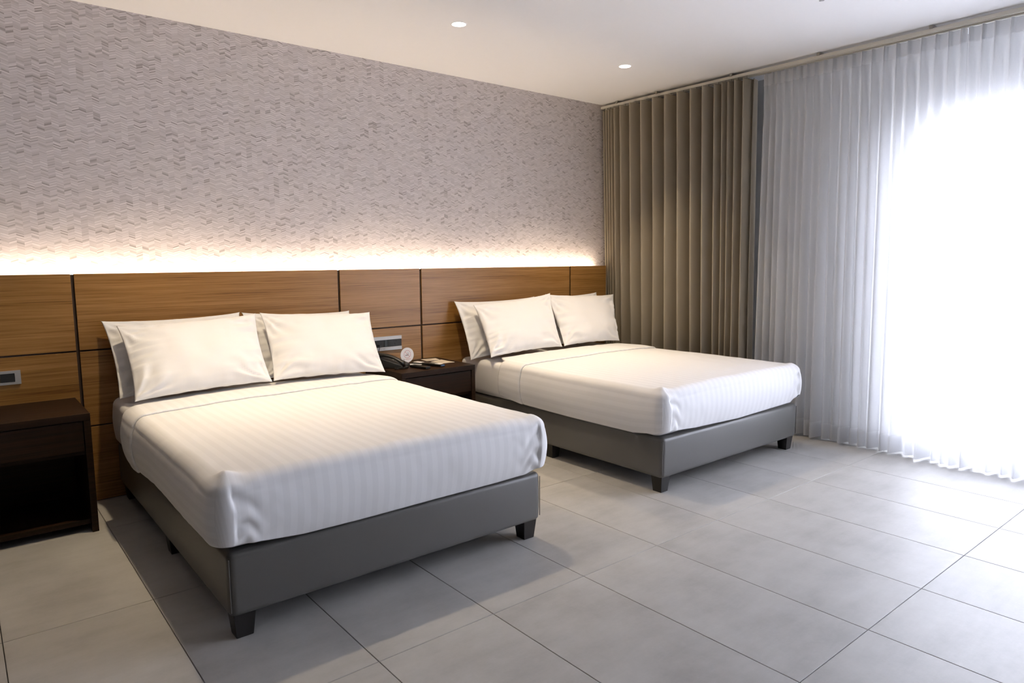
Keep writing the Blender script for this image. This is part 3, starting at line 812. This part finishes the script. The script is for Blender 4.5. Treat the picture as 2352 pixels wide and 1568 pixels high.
# socket plate over the nightstand
so = thing('socket_plate', 'silver socket plate with black inserts above the nightstand between the beds', 'wall socket', (2.475, 4.5, .763))
MB().box(2.346, 4.489, .711, 2.604, 4.4995, .737).box(2.346, 4.489, .790, 2.604, 4.4995, .816).build('silver_trim', SILVER, so, bevel=.0012, seg=1)
MB().box(2.348, 4.491, .7372, 2.456, 4.4995, .7898).build('left_insert', BLACK2, so, bevel=.001, seg=1)
MB().box(2.4585, 4.4905, .7372, 2.4845, 4.4995, .7898).build('rocker_switch', plain('slate_plastic', (.045, .055, .06), .4), so, bevel=.001, seg=1)
MB().box(2.4865, 4.491, .7372, 2.6025, 4.4995, .7898).build('right_insert', BLACK2, so, bevel=.001, seg=1)
hole = plain('socket_hole', (.002, .002, .002), .8)
for ox in (2.545, 2.395):
    h = MB()
    h.obox((ox - .009, 4.4907, .777), (.0016, .0006, .0045), Matrix.Rotation(.5, 3, 'Y')); h.obox((ox + .010, 4.4907, .777), (.0016, .0006, .0045), Matrix.Rotation(-.5, 3, 'Y'))
    h.obox((ox, 4.4907, .756), (.0016, .0006, .0070), Matrix.Identity(3)); h.build('socket_holes', hole, so)
MB().box(2.444, 4.4884, .723, 2.461, 4.489, .7255).build('small_mark', GREYPRINT, so)
cb = thing('telephone_cable', 'thin black cable hanging from the socket plate behind the pillow', 'cable', (2.41, 4.48, .70))
MB().box(2.404, 4.470, .748, 2.418, 4.4905, .760).build('plug', BLACK, cb, bevel=.001, seg=1)
MB().tube([(2.410, 4.474, .752), (2.404, 4.464, .742), (2.395, 4.462, .720), (2.386, 4.460, .690), (2.380, 4.455, .655), (2.376, 4.445, .632), (2.362, 4.430, .6235), (2.345, 4.425, .6235)], .0024, 8).build('cord', BLACK, cb, smooth=True)
# switch plate at the left edge
sw = thing('switch_plate', 'brushed silver switch plate with a dark centre at the left edge', 'light switch', (.15, 4.5, .766))
fr2 = MB(); X0, X1, Z0, Z1 = .020, .261, .729, .803; c0, c1, d0, d1 = .046, .235, .742, .789
fr2.box(X0, 4.488, Z0, X1, 4.4995, d0); fr2.box(X0, 4.488, d1, X1, 4.4995, Z1); fr2.box(X0, 4.488, d0, c0, 4.4995, d1); fr2.box(c1, 4.488, d0, X1, 4.4995, d1)
fr2.build('silver_frame', SILVER, sw)
for k in range(3):
    w = (c1 - c0) / 3
    MB().box(c0 + w * k + .0008, 4.4905, d0 + .0005, c0 + w * (k + 1) - .0008, 4.4993, d1 - .0005).build('rocker', BLACK2, sw, bevel=.001, seg=1)
